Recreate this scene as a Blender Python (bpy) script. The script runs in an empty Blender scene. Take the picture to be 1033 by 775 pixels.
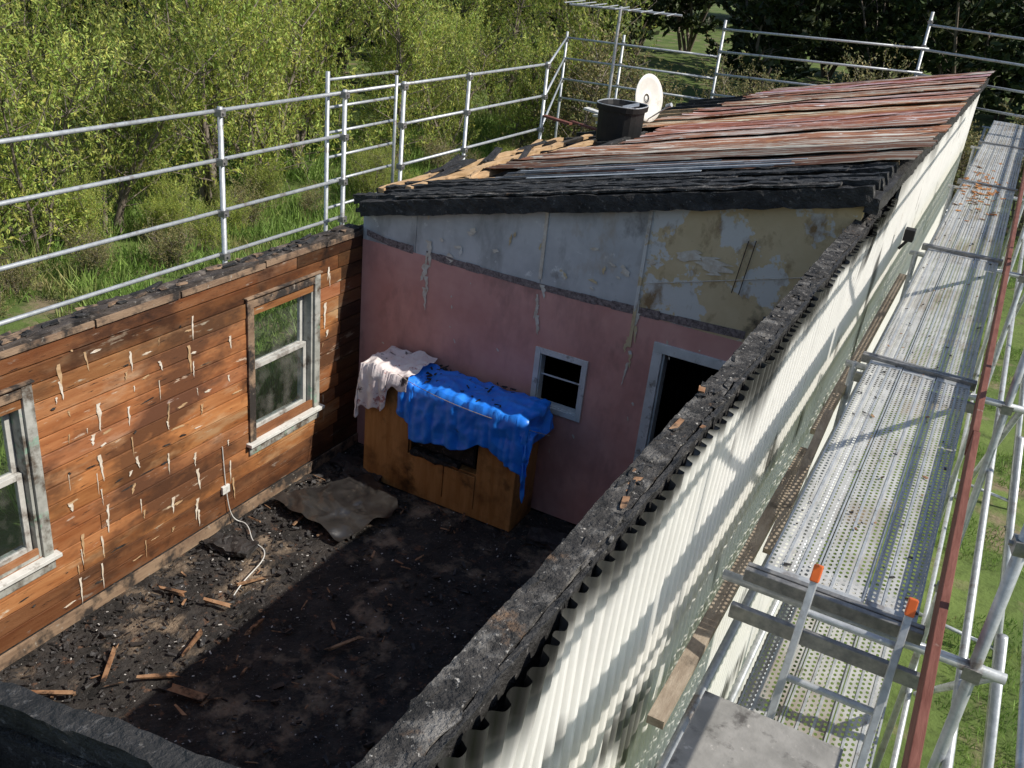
import bpy, math, random
import numpy as np
from mathutils import Vector as V, Matrix, noise
random.seed(7); rng=np.random.default_rng(7)
S=bpy.context.scene
S.view_settings.view_transform='Standard'; S.view_settings.look='None'; S.view_settings.exposure=0
# ------------------------------------------------------------------ materials
def M(name,c1,c2,scale=5,stretch=(1,1,1),rough=.8,bump=.3,bscale=40,bdist=.01,layers=(),metal=0,attr=None,lo=.35,hi=.65,spec=.3,rand=0):
    m=bpy.data.materials.new(name);m.use_nodes=True;nt=m.node_tree;n=nt.nodes;l=nt.links
    b=n['Principled BSDF'];b.inputs['Roughness'].default_value=rough;b.inputs['Metallic'].default_value=metal
    b.inputs['Specular IOR Level'].default_value=spec
    tc=n.new('ShaderNodeTexCoord')
    def nz(sc,st,det=4,off=0):
        mp=n.new('ShaderNodeMapping');mp.inputs['Scale'].default_value=st;mp.inputs['Location'].default_value=(off,off*.7,off*1.3)
        l.new(tc.outputs['Object'],mp.inputs[0])
        t=n.new('ShaderNodeTexNoise');t.inputs['Scale'].default_value=sc;t.inputs['Detail'].default_value=det;t.inputs['Roughness'].default_value=.65
        l.new(mp.outputs[0],t.inputs['Vector']);return t.outputs['Fac']
    def mr(s,a,bb):
        r=n.new('ShaderNodeMapRange');r.inputs['From Min'].default_value=a;r.inputs['From Max'].default_value=bb
        l.new(s,r.inputs['Value']);return r.outputs['Result']
    def mix(f,a,bb,mode='MIX'):
        x=n.new('ShaderNodeMix');x.data_type='RGBA';x.blend_type=mode
        if isinstance(f,float): x.inputs['Factor'].default_value=f
        else: l.new(f,x.inputs['Factor'])
        for s,i in((a,6),(bb,7)):
            if isinstance(s,tuple): x.inputs[i].default_value=(*s[:3],1)
            else: l.new(s,x.inputs[i])
        return x.outputs[2]
    c=mix(mr(nz(scale,stretch,3),lo,hi),c1,c2)
    if rand:
        oi=n.new('ShaderNodeObjectInfo');hs=n.new('ShaderNodeHueSaturation')
        hs.inputs['Value'].default_value=1;l.new(mr(oi.outputs['Random'],0,1),hs.inputs['Value'])
        r=hs.inputs['Value'].links[0].from_node;r.inputs['To Min'].default_value=1-rand;r.inputs['To Max'].default_value=1+rand
        l.new(c,hs.inputs['Color']);c=hs.outputs['Color']
    for i,(col,sc,a0,a1,st) in enumerate(layers):
        c=mix(mr(nz(sc,st,5,3.1+i*5.7),a0,a1),c,col)
    if attr:
        a=n.new('ShaderNodeAttribute');a.attribute_name=attr
        c=mix(1.0,c,a.outputs['Color'],'MULTIPLY')
    l.new(c,b.inputs['Base Color'])
    if bump:
        bp=n.new('ShaderNodeBump');bp.inputs['Strength'].default_value=bump;bp.inputs['Distance'].default_value=bdist
        l.new(nz(bscale,stretch,3,1.7),bp.inputs['Height']);l.new(bp.outputs[0],b.inputs['Normal'])
    return m
O=(1,1,1)
m_char=M('charred_wood',(.010,.010,.010),(.04,.038,.036),9,rough=.7,bump=.9,bscale=45,bdist=.02,layers=[((.18,.17,.16),22,.6,.72,O)],spec=.45)
m_charash=M('charred_ash',(.014,.014,.014),(.07,.065,.06),12,rough=.85,bump=1,bscale=60,bdist=.02,layers=[((.20,.19,.175),9,.52,.68,O),((.46,.44,.40),45,.61,.7,O),((.16,.10,.06),6,.62,.72,O)])
m_plate=M('ashy_plate',(.02,.018,.017),(.09,.075,.065),7,(1,.5,1),rough=.9,bump=.9,bscale=50,bdist=.015,layers=[((.24,.205,.17),6,.54,.7,O),((.45,.42,.38),30,.63,.73,O),((.26,.15,.08),3,.62,.72,O)])
m_board=M('weathered_board',(.33,.12,.04),(.48,.215,.085),2.2,(6,.7,6),rough=.6,bump=.35,bscale=30,attr='Col',layers=[((.52,.33,.19),1.3,.54,.68,(1,.8,3)),((.15,.065,.03),1.1,.50,.62,(1,.8,1.6)),((.035,.022,.016),1.4,.60,.72,(1,1,1.1)),((.62,.50,.37),7,.63,.69,(1,.45,2.5)),((.05,.028,.018),18,.61,.70,(1,.4,3))],spec=.35)
m_toplum=M('scorched_plate',(.33,.23,.15),(.20,.13,.085),5,(3,.5,3),bump=.5,layers=[((.04,.034,.03),4,.46,.58,O),((.4,.36,.3),14,.64,.72,O)])
m_timber=M('raw_timber',(.42,.27,.14),(.55,.38,.22),5,(4,1,4),bump=.3,layers=[((.06,.04,.03),5,.58,.7,O)])
m_oldtim=M('weathered_timber',(.24,.19,.14),(.36,.30,.23),5,(5,1,5),bump=.4,layers=[((.08,.065,.05),5,.55,.7,O)])
m_ply=M('varnished_panel',(.38,.17,.05),(.52,.26,.09),3,(5,5,.6),rough=.4,bump=.1,layers=[((.10,.045,.018),1.8,.5,.7,O),((.03,.018,.01),2.5,.58,.72,O)])
m_pink=M('pink_plaster',(.60,.29,.24),(.70,.37,.31),2.5,rough=.8,bump=.15,layers=[((.46,.235,.20),3,.52,.75,(1,1,.4)),((.18,.11,.09),1.6,.58,.8,(1,1,.5)),((.75,.66,.60),26,.72,.76,(1,1,.5))])
m_grey=M('grey_lining',(.48,.475,.46),(.60,.59,.57),3,rough=.9,bump=.2,layers=[((.34,.33,.31),4,.50,.68,(1,1,.4)),((.74,.73,.69),7,.62,.70,O),((.42,.31,.19),2.0,.55,.70,(1,1,.5)),((.12,.1,.08),2.2,.62,.76,(1,1,.7))])
m_cream=M('peeling_cream',(.60,.46,.26),(.68,.54,.33),3,rough=.9,bump=.3,layers=[((.66,.64,.59),2.6,.53,.55,O),((.28,.18,.09),5,.54,.7,(1,1,.6)),((.05,.04,.03),2.2,.57,.69,O)])
m_border=M('wallpaper_border',(.10,.075,.07),(.30,.24,.22),30,bump=0,layers=[((.5,.4,.38),60,.6,.65,O)])
m_white=M('white_paint',(.72,.72,.68),(.58,.58,.54),6,rough=.55,bump=.2,layers=[((.2,.17,.13),8,.58,.72,O)])
m_sash=M('sash_paint',(.58,.57,.53),(.44,.44,.41),6,rough=.55,bump=.2,layers=[((.14,.11,.09),6,.52,.68,O)])
m_tear=M('torn_paper',(.74,.69,.60),(.58,.48,.36),14,rough=.9,bump=.2)
m_greytrim=M('aged_trim_paint',(.30,.31,.28),(.46,.46,.42),8,rough=.6,bump=.2,layers=[((.10,.075,.055),6,.48,.64,O),((.25,.38,.29),4,.58,.64,O)])
m_iron=M('rusty_roof_iron',(.21,.075,.042),(.34,.14,.08),4,(.25,2.2,1),rough=.65,bump=.3,bscale=60,attr='Col',layers=[((.60,.50,.45),2.4,.50,.58,(.16,4.0,1)),((.46,.19,.09),9,.56,.7,(.4,2,1)),((.06,.035,.025),2.4,.56,.64,(.25,3.0,1)),((.62,.57,.53),10,.60,.67,(.3,2,1))],metal=.05,spec=.4)
m_wall=M('white_corrugated_steel',(.80,.80,.78),(.74,.74,.72),3,rough=.4,bump=.05,attr='Col',layers=[((.40,.34,.27),5,.64,.76,(1,1,.35)),((.22,.20,.18),2.2,.63,.72,(1,1,.5))],spec=.5)
m_blackiron=M('blackened_iron',(.03,.03,.032),(.10,.10,.10),7,rough=.35,bump=.4,layers=[((.30,.29,.28),8,.54,.68,O)],metal=.4,spec=.6)
m_galv=M('galvanised_steel',(.38,.40,.41),(.52,.54,.55),20,rough=.45,bump=.1,metal=.4,spec=.5,layers=[((.24,.21,.19),7,.58,.7,O)])
m_clamp=M('clamp_steel',(.2,.2,.2),(.34,.33,.31),20,rough=.45,metal=.6)
m_red=M('red_oxide_toe_board',(.13,.045,.032),(.20,.08,.06),8,(3,.5,3),rough=.75,layers=[((.30,.24,.2),9,.64,.74,O)])
m_orange=M('orange_cap',(.70,.15,.03),(.6,.12,.03),5,rough=.5,bump=0)
m_floor=M('burnt_floor',(.014,.013,.012),(.05,.043,.038),3.5,rough=.9,bump=1,bscale=28,bdist=.03,layers=[((.24,.18,.125),1.5,.52,.64,O),((.03,.027,.025),5,.5,.62,O),((.28,.26,.24),38,.63,.72,O),((.14,.075,.045),9,.6,.7,O)])
m_chip=M('debris_char',(.012,.011,.011),(.05,.046,.044),9,rough=.6,bump=.6,spec=.5,layers=[((.15,.14,.13),20,.6,.7,O)])
m_stick=M('debris_wood',(.24,.12,.06),(.38,.23,.13),8,bump=.3,layers=[((.03,.02,.015),8,.48,.6,O)])
m_ash=M('debris_ash',(.45,.43,.4),(.6,.58,.54),8)
m_tarp=M('blue_tarpaulin',(.015,.19,.80),(.03,.26,.88),8,rough=.36,bump=.25,bscale=220,bdist=.002,spec=.5,layers=[((.02,.03,.06),4,.68,.76,O)])
m_cloth=M('pale_cloth',(.78,.74,.71),(.72,.62,.60),9,rough=.95,bump=.3,layers=[((.45,.22,.2),12,.6,.66,O),((.06,.05,.05),6,.6,.68,O)])
m_bsheet=M('scorched_sheet',(.014,.013,.013),(.032,.03,.028),4,rough=.30,bump=.35,bscale=10,layers=[((.10,.085,.07),7,.60,.75,O)],spec=.8)
m_black=M('black_paint',(.008,.008,.008),(.014,.014,.014),5,rough=.6,bump=.1,spec=.3)
m_dish=M('dish_enamel',(.60,.59,.54),(.70,.69,.64),4,rough=.5,bump=0,layers=[((.4,.37,.3),6,.6,.75,O)])
m_ground=M('grass_ground',(.07,.11,.025),(.13,.18,.045),.6,rough=.95,bump=.6,bscale=12,bdist=.05,layers=[((.20,.16,.10),.9,.53,.63,O),((.06,.085,.022),4,.5,.7,O)])
m_bark=M('bark',(.13,.10,.08),(.26,.22,.18),8,(2,2,.5),bump=.6)
def leafmat(name,c1,c2,tr=.35,rand=.25,ly=()):
    m=M(name,c1,c2,1.3,rough=.55,bump=0,rand=rand,attr='Col',layers=ly)
    nt=m.node_tree;b=nt.nodes['Principled BSDF'];o=nt.nodes['Material Output']
    t=nt.nodes.new('ShaderNodeBsdfTranslucent');x=nt.nodes.new('ShaderNodeMixShader');x.inputs[0].default_value=tr
    nt.links.new(b.inputs['Base Color'].links[0].from_socket,t.inputs['Color'])
    nt.links.new(b.outputs[0],x.inputs[1]);nt.links.new(t.outputs[0],x.inputs[2]);nt.links.new(x.outputs[0],o.inputs['Surface']);return m
m_leaf=leafmat('willow_leaf',(.24,.33,.06),(.45,.51,.13),.4)
m_leafd=leafmat('dark_leaf',(.03,.05,.018),(.065,.09,.028),.2)
m_leafo=leafmat('olive_leaf',(.19,.19,.07),(.30,.29,.13),.3)
m_grassb=leafmat('grass_blade',(.13,.23,.045),(.26,.38,.09),.3,0,[((.34,.30,.13),.8,.53,.66,O)])
m_glass=bpy.data.materials.new('window_glass');m_glass.use_nodes=True
nt=m_glass.node_tree;nt.nodes.clear();o_=nt.nodes.new('ShaderNodeOutputMaterial');tr=nt.nodes.new('ShaderNodeBsdfTransparent');tr.inputs[0].default_value=(.75,.79,.77,1)
gl=nt.nodes.new('ShaderNodeBsdfGlossy');gl.inputs['Roughness'].default_value=.04;df=nt.nodes.new('ShaderNodeBsdfDiffuse');df.inputs[0].default_value=(.22,.21,.19,1)
lw=nt.nodes.new('ShaderNodeLayerWeight');lw.inputs[0].default_value=.25;x1=nt.nodes.new('ShaderNodeMixShader');x2=nt.nodes.new('ShaderNodeMixShader')
tn=nt.nodes.new('ShaderNodeTexNoise');tn.inputs['Scale'].default_value=6;tn.inputs['Detail'].default_value=5
rm=nt.nodes.new('ShaderNodeMapRange');rm.inputs['From Min'].default_value=.45;rm.inputs['From Max'].default_value=.75;rm.inputs['To Min'].default_value=.05;rm.inputs['To Max'].default_value=.45
tcg=nt.nodes.new('ShaderNodeTexCoord');nt.links.new(tcg.outputs['Object'],tn.inputs['Vector'])
nt.links.new(tn.outputs[0],rm.inputs[0]);nt.links.new(lw.outputs['Fresnel'],x1.inputs[0]);nt.links.new(tr.outputs[0],x1.inputs[1]);nt.links.new(gl.outputs[0],x1.inputs[2])
nt.links.new(rm.outputs[0],x2.inputs[0]);nt.links.new(x1.outputs[0],x2.inputs[1]);nt.links.new(df.outputs[0],x2.inputs[2]);nt.links.new(x2.outputs[0],o_.inputs[0])
m_plank=M('perforated_steel_plank',(.42,.42,.40),(.56,.56,.54),6,rough=.5,bump=.1,metal=.25,layers=[((.30,.26,.21),2.2,.50,.68,(1,.4,1)),((.16,.13,.10),5,.6,.74,(1,.5,1))])
nt=m_plank.node_tree;n=nt.nodes;l=nt.links;b=n['Principled BSDF']
tc=n.new('ShaderNodeTexCoord');sx=n.new('ShaderNodeSeparateXYZ');l.new(tc.outputs['Object'],sx.inputs[0])
def mt(op,a,bb=None):
    q=n.new('ShaderNodeMath');q.operation=op
    for i,s in enumerate((a,bb)):
        if s is None: continue
        if isinstance(s,(int,float)): q.inputs[i].default_value=s
        else: l.new(s,q.inputs[i])
    return q.outputs[0]
px=mt('SUBTRACT',mt('FRACT',mt('MULTIPLY',sx.outputs[0],1/.026)),.5)
row=mt('FLOOR',mt('MULTIPLY',sx.outputs[0],1/.026));sh=mt('MULTIPLY',mt('MODULO',row,2),.5)
py=mt('SUBTRACT',mt('FRACT',mt('ADD',mt('MULTIPLY',sx.outputs[1],1/.034),sh)),.5)
d=mt('SQRT',mt('ADD',mt('MULTIPLY',px,px),mt('MULTIPLY',py,py)))
hole=mt('LESS_THAN',d,.29)
tb=n.new('ShaderNodeBsdfTransparent');ms=n.new('ShaderNodeMixShader');l.new(hole,ms.inputs[0]);l.new(b.outputs[0],ms.inputs[1]);l.new(tb.outputs[0],ms.inputs[2]);l.new(ms.outputs[0],n['Material Output'].inputs['Surface'])
# ------------------------------------------------------------------ mesh builder
class MB:
    def __init__(s): s.v=[];s.f=[];s.m=[];s.c=[]
    def add(s,vs,fs,mi=0,col=(1,1,1)):
        o=len(s.v);s.v+=[tuple(p) for p in vs]
        for f in fs: s.f.append([o+i for i in f]);s.m.append(mi);s.c.append(col)
    def box(s,a,b,mi=0,col=(1,1,1)):
        x0,y0,z0=[min(p,q) for p,q in zip(a,b)];x1,y1,z1=[max(p,q) for p,q in zip(a,b)]
        s.add([(x0,y0,z0),(x1,y0,z0),(x1,y1,z0),(x0,y1,z0),(x0,y0,z1),(x1,y0,z1),(x1,y1,z1),(x0,y1,z1)],
              [(0,3,2,1),(4,5,6,7),(0,1,5,4),(1,2,6,5),(2,3,7,6),(3,0,4,7)],mi,col)
    def obox(s,c,d,rot,mi=0,col=(1,1,1)):
        R=Matrix.Rotation(rot[2],3,'Z')@Matrix.Rotation(rot[1],3,'Y')@Matrix.Rotation(rot[0],3,'X');c=V(c)
        s.add([c+R@V((sx*d[0]/2,sy*d[1]/2,sz*d[2]/2)) for sz in(-1,1) for sx,sy in((-1,-1),(1,-1),(1,1),(-1,1))],
              [(0,3,2,1),(4,5,6,7),(0,1,5,4),(1,2,6,5),(2,3,7,6),(3,0,4,7)],mi,col)
    def shard(s,c,d,rot,mi=0):
        R=Matrix.Rotation(rot[2],3,'Z')@Matrix.Rotation(rot[1],3,'Y')@Matrix.Rotation(rot[0],3,'X');c=V(c)
        P=[]
        for sz in(-1,1):
            for sx,sy in((-1,-1),(1,-1),(1,1),(-1,1)):
                P.append(c+R@V((sx*d[0]/2*random.uniform(.6,1.1),sy*d[1]/2*random.uniform(.3,1.1),sz*d[2]/2*random.uniform(.5,1.1))))
        s.add(P,[(0,3,2,1),(4,5,6,7),(0,1,5,4),(1,2,6,5),(2,3,7,6),(3,0,4,7)],mi)
    def tube(s,a,b,r=.024,r2=None,n=10,mi=0,cap=True):
        a=V(a);b=V(b);d=(b-a).normalized();u=d.orthogonal().normalized();w=d.cross(u);r2=r if r2 is None else r2
        vs=[p+(u*math.cos(t*2*math.pi/n)+w*math.sin(t*2*math.pi/n))*q for p,q in((a,r),(b,r2)) for t in range(n)]
        fs=[(i,(i+1)%n,n+(i+1)%n,n+i) for i in range(n)]
        if cap: fs+=[tuple(range(n-1,-1,-1)),tuple(range(n,2*n))]
        s.add(vs,fs,mi)
    def prism(s,poly,y0,y1,mi=0):
        n=len(poly)
        s.add([(x,y0,z) for x,z in poly]+[(x,y1,z) for x,z in poly],[tuple(range(n)),tuple(range(2*n-1,n-1,-1))]+[(i,n+i,n+(i+1)%n,(i+1)%n) for i in range(n)],mi)
    def rough(s,a,b,w,h,seg=.06,amp=.02,mi=0,k=3,hf=.7):
        a=V(a);b=V(b);L=(b-a).length;d=(b-a).normalized();side=d.cross(V((0,0,1))).normalized();up=side.cross(d)
        n=max(2,int(L/seg));ring=[]
        for i in range(k): ring.append((-1+2*i/k,1))
        for i in range(k): ring.append((1,1-2*i/k))
        for i in range(k): ring.append((1-2*i/k,-1))
        for i in range(k): ring.append((-1,-1+2*i/k))
        vs=[];R=len(ring);ph=random.random()*100
        for j in range(n+1):
            t=j/n
            for (p,q) in ring:
                P=a+d*(L*t)+side*(p*w/2)+up*(q*h/2)
                nn=noise.noise_vector(P*6+V((ph,0,0)))*amp+noise.noise_vector(P*28+V((ph,3,0)))*amp*hf
                e=V((random.uniform(-1,1),random.uniform(-1,1),random.uniform(-1,1)))*amp*.2
                vs.append(P+nn+e)
        fs=[(j*R+i,j*R+(i+1)%R,(j+1)*R+(i+1)%R,(j+1)*R+i) for j in range(n) for i in range(R)]
        fs+=[tuple(range(R-1,-1,-1)),tuple(n*R+i for i in range(R))]
        s.add(vs,fs,mi)
    def make(s,name,mats,parent=None,smooth=False,bevel=0,vcol=None):
        me=bpy.data.meshes.new(name);me.from_pydata(s.v,[],s.f)
        for m in mats: me.materials.append(m)
        me.polygons.foreach_set('material_index',s.m)
        if vcol is not None:
            at=me.color_attributes.new('Col','FLOAT_COLOR','POINT');arr=np.ones((len(s.v),4),dtype=np.float32);arr[:,:3]=vcol;at.data.foreach_set('color',arr.ravel())
        else:
            at=me.color_attributes.new('Col','FLOAT_COLOR','CORNER')
            arr=np.ones((len(me.loops),4),dtype=np.float32)
            cc=np.array(s.c,dtype=np.float32);cnt=np.array([len(f) for f in s.f])
            arr[:,:3]=np.repeat(cc,cnt,axis=0);at.data.foreach_set('color',arr.ravel())
        if smooth: me.polygons.foreach_set('use_smooth',[True]*len(me.polygons))
        me.update()
        ob=bpy.data.objects.new(name,me);S.collection.objects.link(ob)
        if bevel:
            bv=ob.modifiers.new('b','BEVEL');bv.width=bevel;bv.segments=2;bv.limit_method='ANGLE'
        if parent: ob.parent=parent
        return ob
def E(name):
    e=bpy.data.objects.new(name,None);S.collection.objects.link(e);e.empty_display_size=.1;return e
U=random.uniform
house=E('burnt_house')
GZ=-1.1
# ------------------------------------------------------------------ left wall
LY0=-6.2
wins=[(-4.75,-3.84),(-1.60,-.76)];WZ0,WZ1=.74,2.06
mb=MB()
z=.12
while z<2.38:
    h=.142;z1=min(z+h,2.40)
    segs=[(LY0,0)]
    if z1>WZ0-.02 and z<WZ1+.02:
        segs=[(LY0,wins[0][0]-.06),(wins[0][1]+.06,wins[1][0]-.06),(wins[1][1]+.06,0)]
        if z<WZ0-.02 or z1>WZ1+.02: segs=[(LY0,0)]
    g0=U(.85,1.12)
    for a,b in segs:
        cuts=[a]+sorted([c for c in [U(-6,-.2)] if a+.6<c<b-.7 and random.random()<.6])+[b]
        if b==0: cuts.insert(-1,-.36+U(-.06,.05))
        for p,q in zip(cuts,cuts[1:]):
            g=g0*U(.85,1.12)
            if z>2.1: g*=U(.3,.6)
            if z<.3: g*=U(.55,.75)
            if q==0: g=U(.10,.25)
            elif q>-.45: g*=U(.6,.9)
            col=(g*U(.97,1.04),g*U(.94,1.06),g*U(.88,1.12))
            dx=U(-.003,.004)
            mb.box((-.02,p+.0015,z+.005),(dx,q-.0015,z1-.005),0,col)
    z+=h
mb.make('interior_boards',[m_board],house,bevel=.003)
mb=MB()
def wallcore(y0,y1,z0,z1): mb.box((-.14,y0,z0),(-.022,y1,z1),0)
ys=[LY0,wins[0][0],wins[0][1],wins[1][0],wins[1][1],11.3]
for i in range(5):
    if i in(1,3): wallcore(ys[i],ys[i+1],-1.1,WZ0);wallcore(ys[i],ys[i+1],WZ1,2.4)
    else: wallcore(ys[i],ys[i+1],-1.1,2.4)
mb.make('left_wall_core',[m_char],house)
mb=MB()
for i in range(23):
    zz=GZ+i*.15
    segs=[(LY0,11.3)] if not(zz+.15>WZ0 and zz<WZ1) else [(LY0,wins[0][0]),(wins[0][1],wins[1][0]),(wins[1][1],11.3)]
    for a,b in segs: mb.box((-.165,a,zz),(-.142,b,zz+.147))
mb.make('exterior_weatherboards',[m_white],house)
mb=MB()
mb.rough((-.08,LY0,2.425),(-.08,-.02,2.425),.15,.05,.06,.007,0,4)
y=LY0
while y<-.2:
    L=U(.5,1.4);mb.box((.002,y,2.375+U(-.005,.006)),(.016+U(0,.006),min(y+L,-.03),2.43+U(-.02,.004)),1);y+=L+U(.0,.03)
mb.box((.002,LY0,.0),(.018,-.0,.115),1)
for i in range(90):
    y=U(LY0,-.1);mb.shard((-.08+U(-.06,.06),y,2.462),(U(.02,.07),U(.04,.3),U(.008,.025)),(U(-.1,.1),U(-.2,.2),U(-.3,.3)),random.choice((0,2,2,1)))
mb.make('left_wall_top_plate',[m_plate,m_toplum,m_char],house)
mb=MB()
def blob(y,z,w,h,mi=0,x=.006,tail=True,plane='x'):
    n=9;L=[];Rr=[];dr=U(-.1,.1)*w
    for i in range(n):
        t=i/(n-1);ww=w*(1-t)**.6*U(.5,1.1) if tail else w*math.sin(math.pi*(t*.9+.05))*U(.5,1.2)
        cx=U(-.15,.15)*w+dr*i
        L.append((y-ww/2+cx,z-h*t));Rr.append((y+ww/2+cx,z-h*t))
    poly=L+Rr[::-1]
    if plane=='x': vs=[(x+U(0,.002),a,b) for a,b in poly]
    else: vs=[(a,-x-U(0,.002),b) for a,b in poly]
    fs=[(i,i+1,2*n-2-i,2*n-1-i) for i in range(n-1)]
    mb.add(vs,fs,mi)
cols=[-5.6,-5.2,-4.9,-3.55,-3.3,-2.95,-2.62,-2.28,-1.92,-.58]
for y in cols:
    for z in np.arange(.35,2.3,.142):
        if wins[0][0]-.15<y<wins[0][1]+.15 and .5<z<2.2: continue
        if random.random()<.62: blob(y+U(-.06,.06),z+U(-.04,.05),U(.008,.04)*random.choice((.7,1,1.3)),U(.04,.26),random.choice((0,0,1)))
for i in range(90):
    y=U(-5.8,-1.8);z=U(.2,2.3)
    if (wins[0][0]-.15<y<wins[0][1]+.15 and z>.5): continue
    blob(y,z,U(.02,.16),U(.008,.03),random.choice((0,1,1,2,2)),.0065,False)
mb.make('paint_drips',[m_tear,m_timber,m_char],house)
def sash(y0,y1):
    mb=MB();z0,z1=WZ0,WZ1
    mb.box((-.17,y0-.0,z0),(.0,y0+.03,z1),0);mb.box((-.17,y1-.03,z0),(.0,y1,z1),0);mb.box((-.17,y0+.03,z1-.03),(.0,y1-.03,z1),0);mb.box((-.19,y0+.03,z0),(-.0,y1-.03,z0+.035),0)
    mb.box((.002,y0-.075,z0-.0),(.026,y0+.005,z1+.085),1);mb.box((.002,y1-.005,z0),(.026,y1+.075,z1+.085),0)
    mb.box((.0025,y0+.005,z1-.005),(.024,y1-.005,z1+.06),1);mb.box((.0,y0-.09,z1+.085),(.04,y1+.09,z1+.10),1)
    mb.box((.0,y0-.11,z0-.035),(.07,y1+.11,z0-.003),2);mb.box((.003,y0-.08,z0-.14),(.022,y1+.08,z0-.037),3)
    def fr(xc,ya,yb,za,zb,t=.045):
        mb.box((xc-.018,ya,za),(xc+.018,ya+t,zb),5);mb.box((xc-.018,yb-t,za),(xc+.018,yb,zb),5)
        mb.box((xc-.018,ya+t,zb-t),(xc+.018,yb-t,zb),5);mb.box((xc-.018,ya+t,za),(xc+.018,yb-t,za+t*1.2),5)
        mb.add([(xc,ya+t,za+t*1.2),(xc,yb-t,za+t*1.2),(xc,yb-t,zb-t),(xc,ya+t,zb-t)],[(0,1,2,3)],4)
    zm=(z0+z1)/2
    fr(-.115,y0+.035,y1-.035,zm-.0,z1-.035);fr(-.072,y0+.035,y1-.035,z0+.04,zm+.05)
    return mb.make('sash_window',[m_greytrim,m_toplum,m_white,m_greytrim,m_glass,m_sash],house,bevel=.003)
sash(*wins[0]);sash(*wins[1])
cu=bpy.data.curves.new('electrical_cable','CURVE');cu.dimensions='3D';cu.bevel_depth=.005;cu.bevel_resolution=2
pts=[(.012,-2.02,.85),(.014,-2.0,.35),(.03,-1.97,.03),(.12,-1.88,.035),(.28,-1.98,.04),(.42,-2.12,.05),(.58,-2.10,.04),(.70,-2.28,.04),(.72,-2.55,.04),(.80,-2.75,.04)]
sp=cu.splines.new('NURBS');sp.points.add(len(pts)-1);sp.order_u=4;sp.use_endpoint_u=True
for p,q in zip(sp.points,pts): p.co=(*q,1)
cu.materials.append(m_white);co_=bpy.data.objects.new('electrical_cable',cu);S.collection.objects.link(co_)
mb=MB();mb.box((.003,-2.05,.36),(.03,-1.96,.44));mb.make('power_socket',[m_white],bevel=.004)
# ------------------------------------------------------------------ back wall
def rt(x): return 2.60+.235*x
mb=MB();ya,yb=0,.11
def bx(x0,x1,z0,z1,mi): mb.box((x0,ya,z0),(x1,yb,z1),mi)
zB=2.32
bx(0,2.07,0,zB,0);bx(2.07,2.52,0,1.16,0);bx(2.07,2.52,1.70,zB,0);bx(2.52,3.24,0,zB,0);bx(3.24,4.02,2.03,zB,0);bx(4.02,4.56,0,zB,0)
def up(x0,x1,mi): mb.prism([(x0,zB),(x1,zB),(x1,rt(x1)),(x0,rt(x0))],ya+.004,yb,mi)
up(0,.62,1);up(.625,1.98,1);up(1.985,2.93,1);up(2.935,4.56,2)
mb.make('back_wall',[m_pink,m_grey,m_cream],house)
mb=MB()
pts=[(.05,2.40)]+[(x,2.37-.045*math.sin(x*.9)) for x in np.arange(.3,4.5,.15)]
for (x0,z0),(x1,z1) in zip(pts,pts[1:]):
    if random.random()<.06: continue
    w=U(.06,.085);mb.add([(x0,-.004,z0-w/2),(x1,-.004,z1-w/2),(x1,-.004,z1+w/2),(x0,-.004,z0+w/2)],[(0,1,2,3)],0)
mb.make('wallpaper_border',[m_border],house)
mb=MB()
for i in range(5): blob(.77+U(-.02,.02),2.48-i*.12,U(.03,.09),U(.15,.3),0,.006,True,'y')
for i in range(4): blob(1.99+U(-.02,.02),2.35-i*.1,U(.03,.09),U(.1,.25),0,.006,True,'y')
for i in range(6): blob(2.93+U(-.02,.02),2.45-i*.12,U(.03,.08),U(.15,.3),random.choice((0,1)),.006,True,'y')
blob(3.52,2.98,.32,.16,0,.005,False,'y');blob(3.35,3.0,.2,.12,0,.005,False,'y')
for i in range(30): blob(U(.2,4.2),U(.6,2.3),U(.008,.03),U(.01,.06),0,.005,False,'y')
for i in range(22): blob(U(.3,3.),U(2.4,2.85),U(.02,.10),U(.02,.12),random.choice((0,0,1)),.003,False,'y')
mb.box((1.965,-.010,2.40),(1.995,.003,rt(1.97)-.03),0);mb.box((2.91,-.012,2.0),(2.94,.003,rt(2.9)-.03),1)
for x in (3.72,3.78): mb.tube((x,-.012,2.72),(x+.05,-.012,rt(x)-.3),.004,n=5,mi=2)
mb.tube((3.0,-.012,2.62),(4.3,-.012,3.0),.004,n=5,mi=0)
mb.make('torn_lining',[m_tear,m_cream,m_char],house)
mb=MB()
x0,x1,z0,z1=2.07,2.52,1.16,1.70
for a,b in(((x0-.045,-.02,z0-.045),(x0+.01,.0,z1+.045)),((x1-.01,-.02,z0-.045),(x1+.045,.0,z1+.045)),((x0+.01,-.018,z1-.01),(x1-.01,.0,z1+.045)),((x0+.01,-.018,z0-.045),(x1-.01,.0,z0+.01))): mb.box(a,b,0)
for a,b in(((x0,.001,z0),(x0+.02,.1,z1)),((x1-.02,.001,z0),(x1,.1,z1)),((x0+.02,.001,z0),(x1-.02,.1,z0+.02)),((x0+.02,.04,(z0+z1)/2+.03),(x1-.02,.05,(z0+z1)/2+.045))): mb.box(a,b,0)
mb.make('small_window',[m_white,m_glass],house,bevel=.002)
mb=MB()
mb.box((3.15,-.025,0),(3.24,-.001,2.03));mb.box((3.15,-.027,2.031),(4.11,-.001,2.12));mb.box((4.02,-.025,0),(4.11,-.001,2.03));mb.box((3.24,-.0,0),(3.26,.12,2.03));mb.box((4.0,0,0),(4.02,.12,2.03))
mb.make('doorway_architrave',[m_white],house,bevel=.003)
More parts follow.
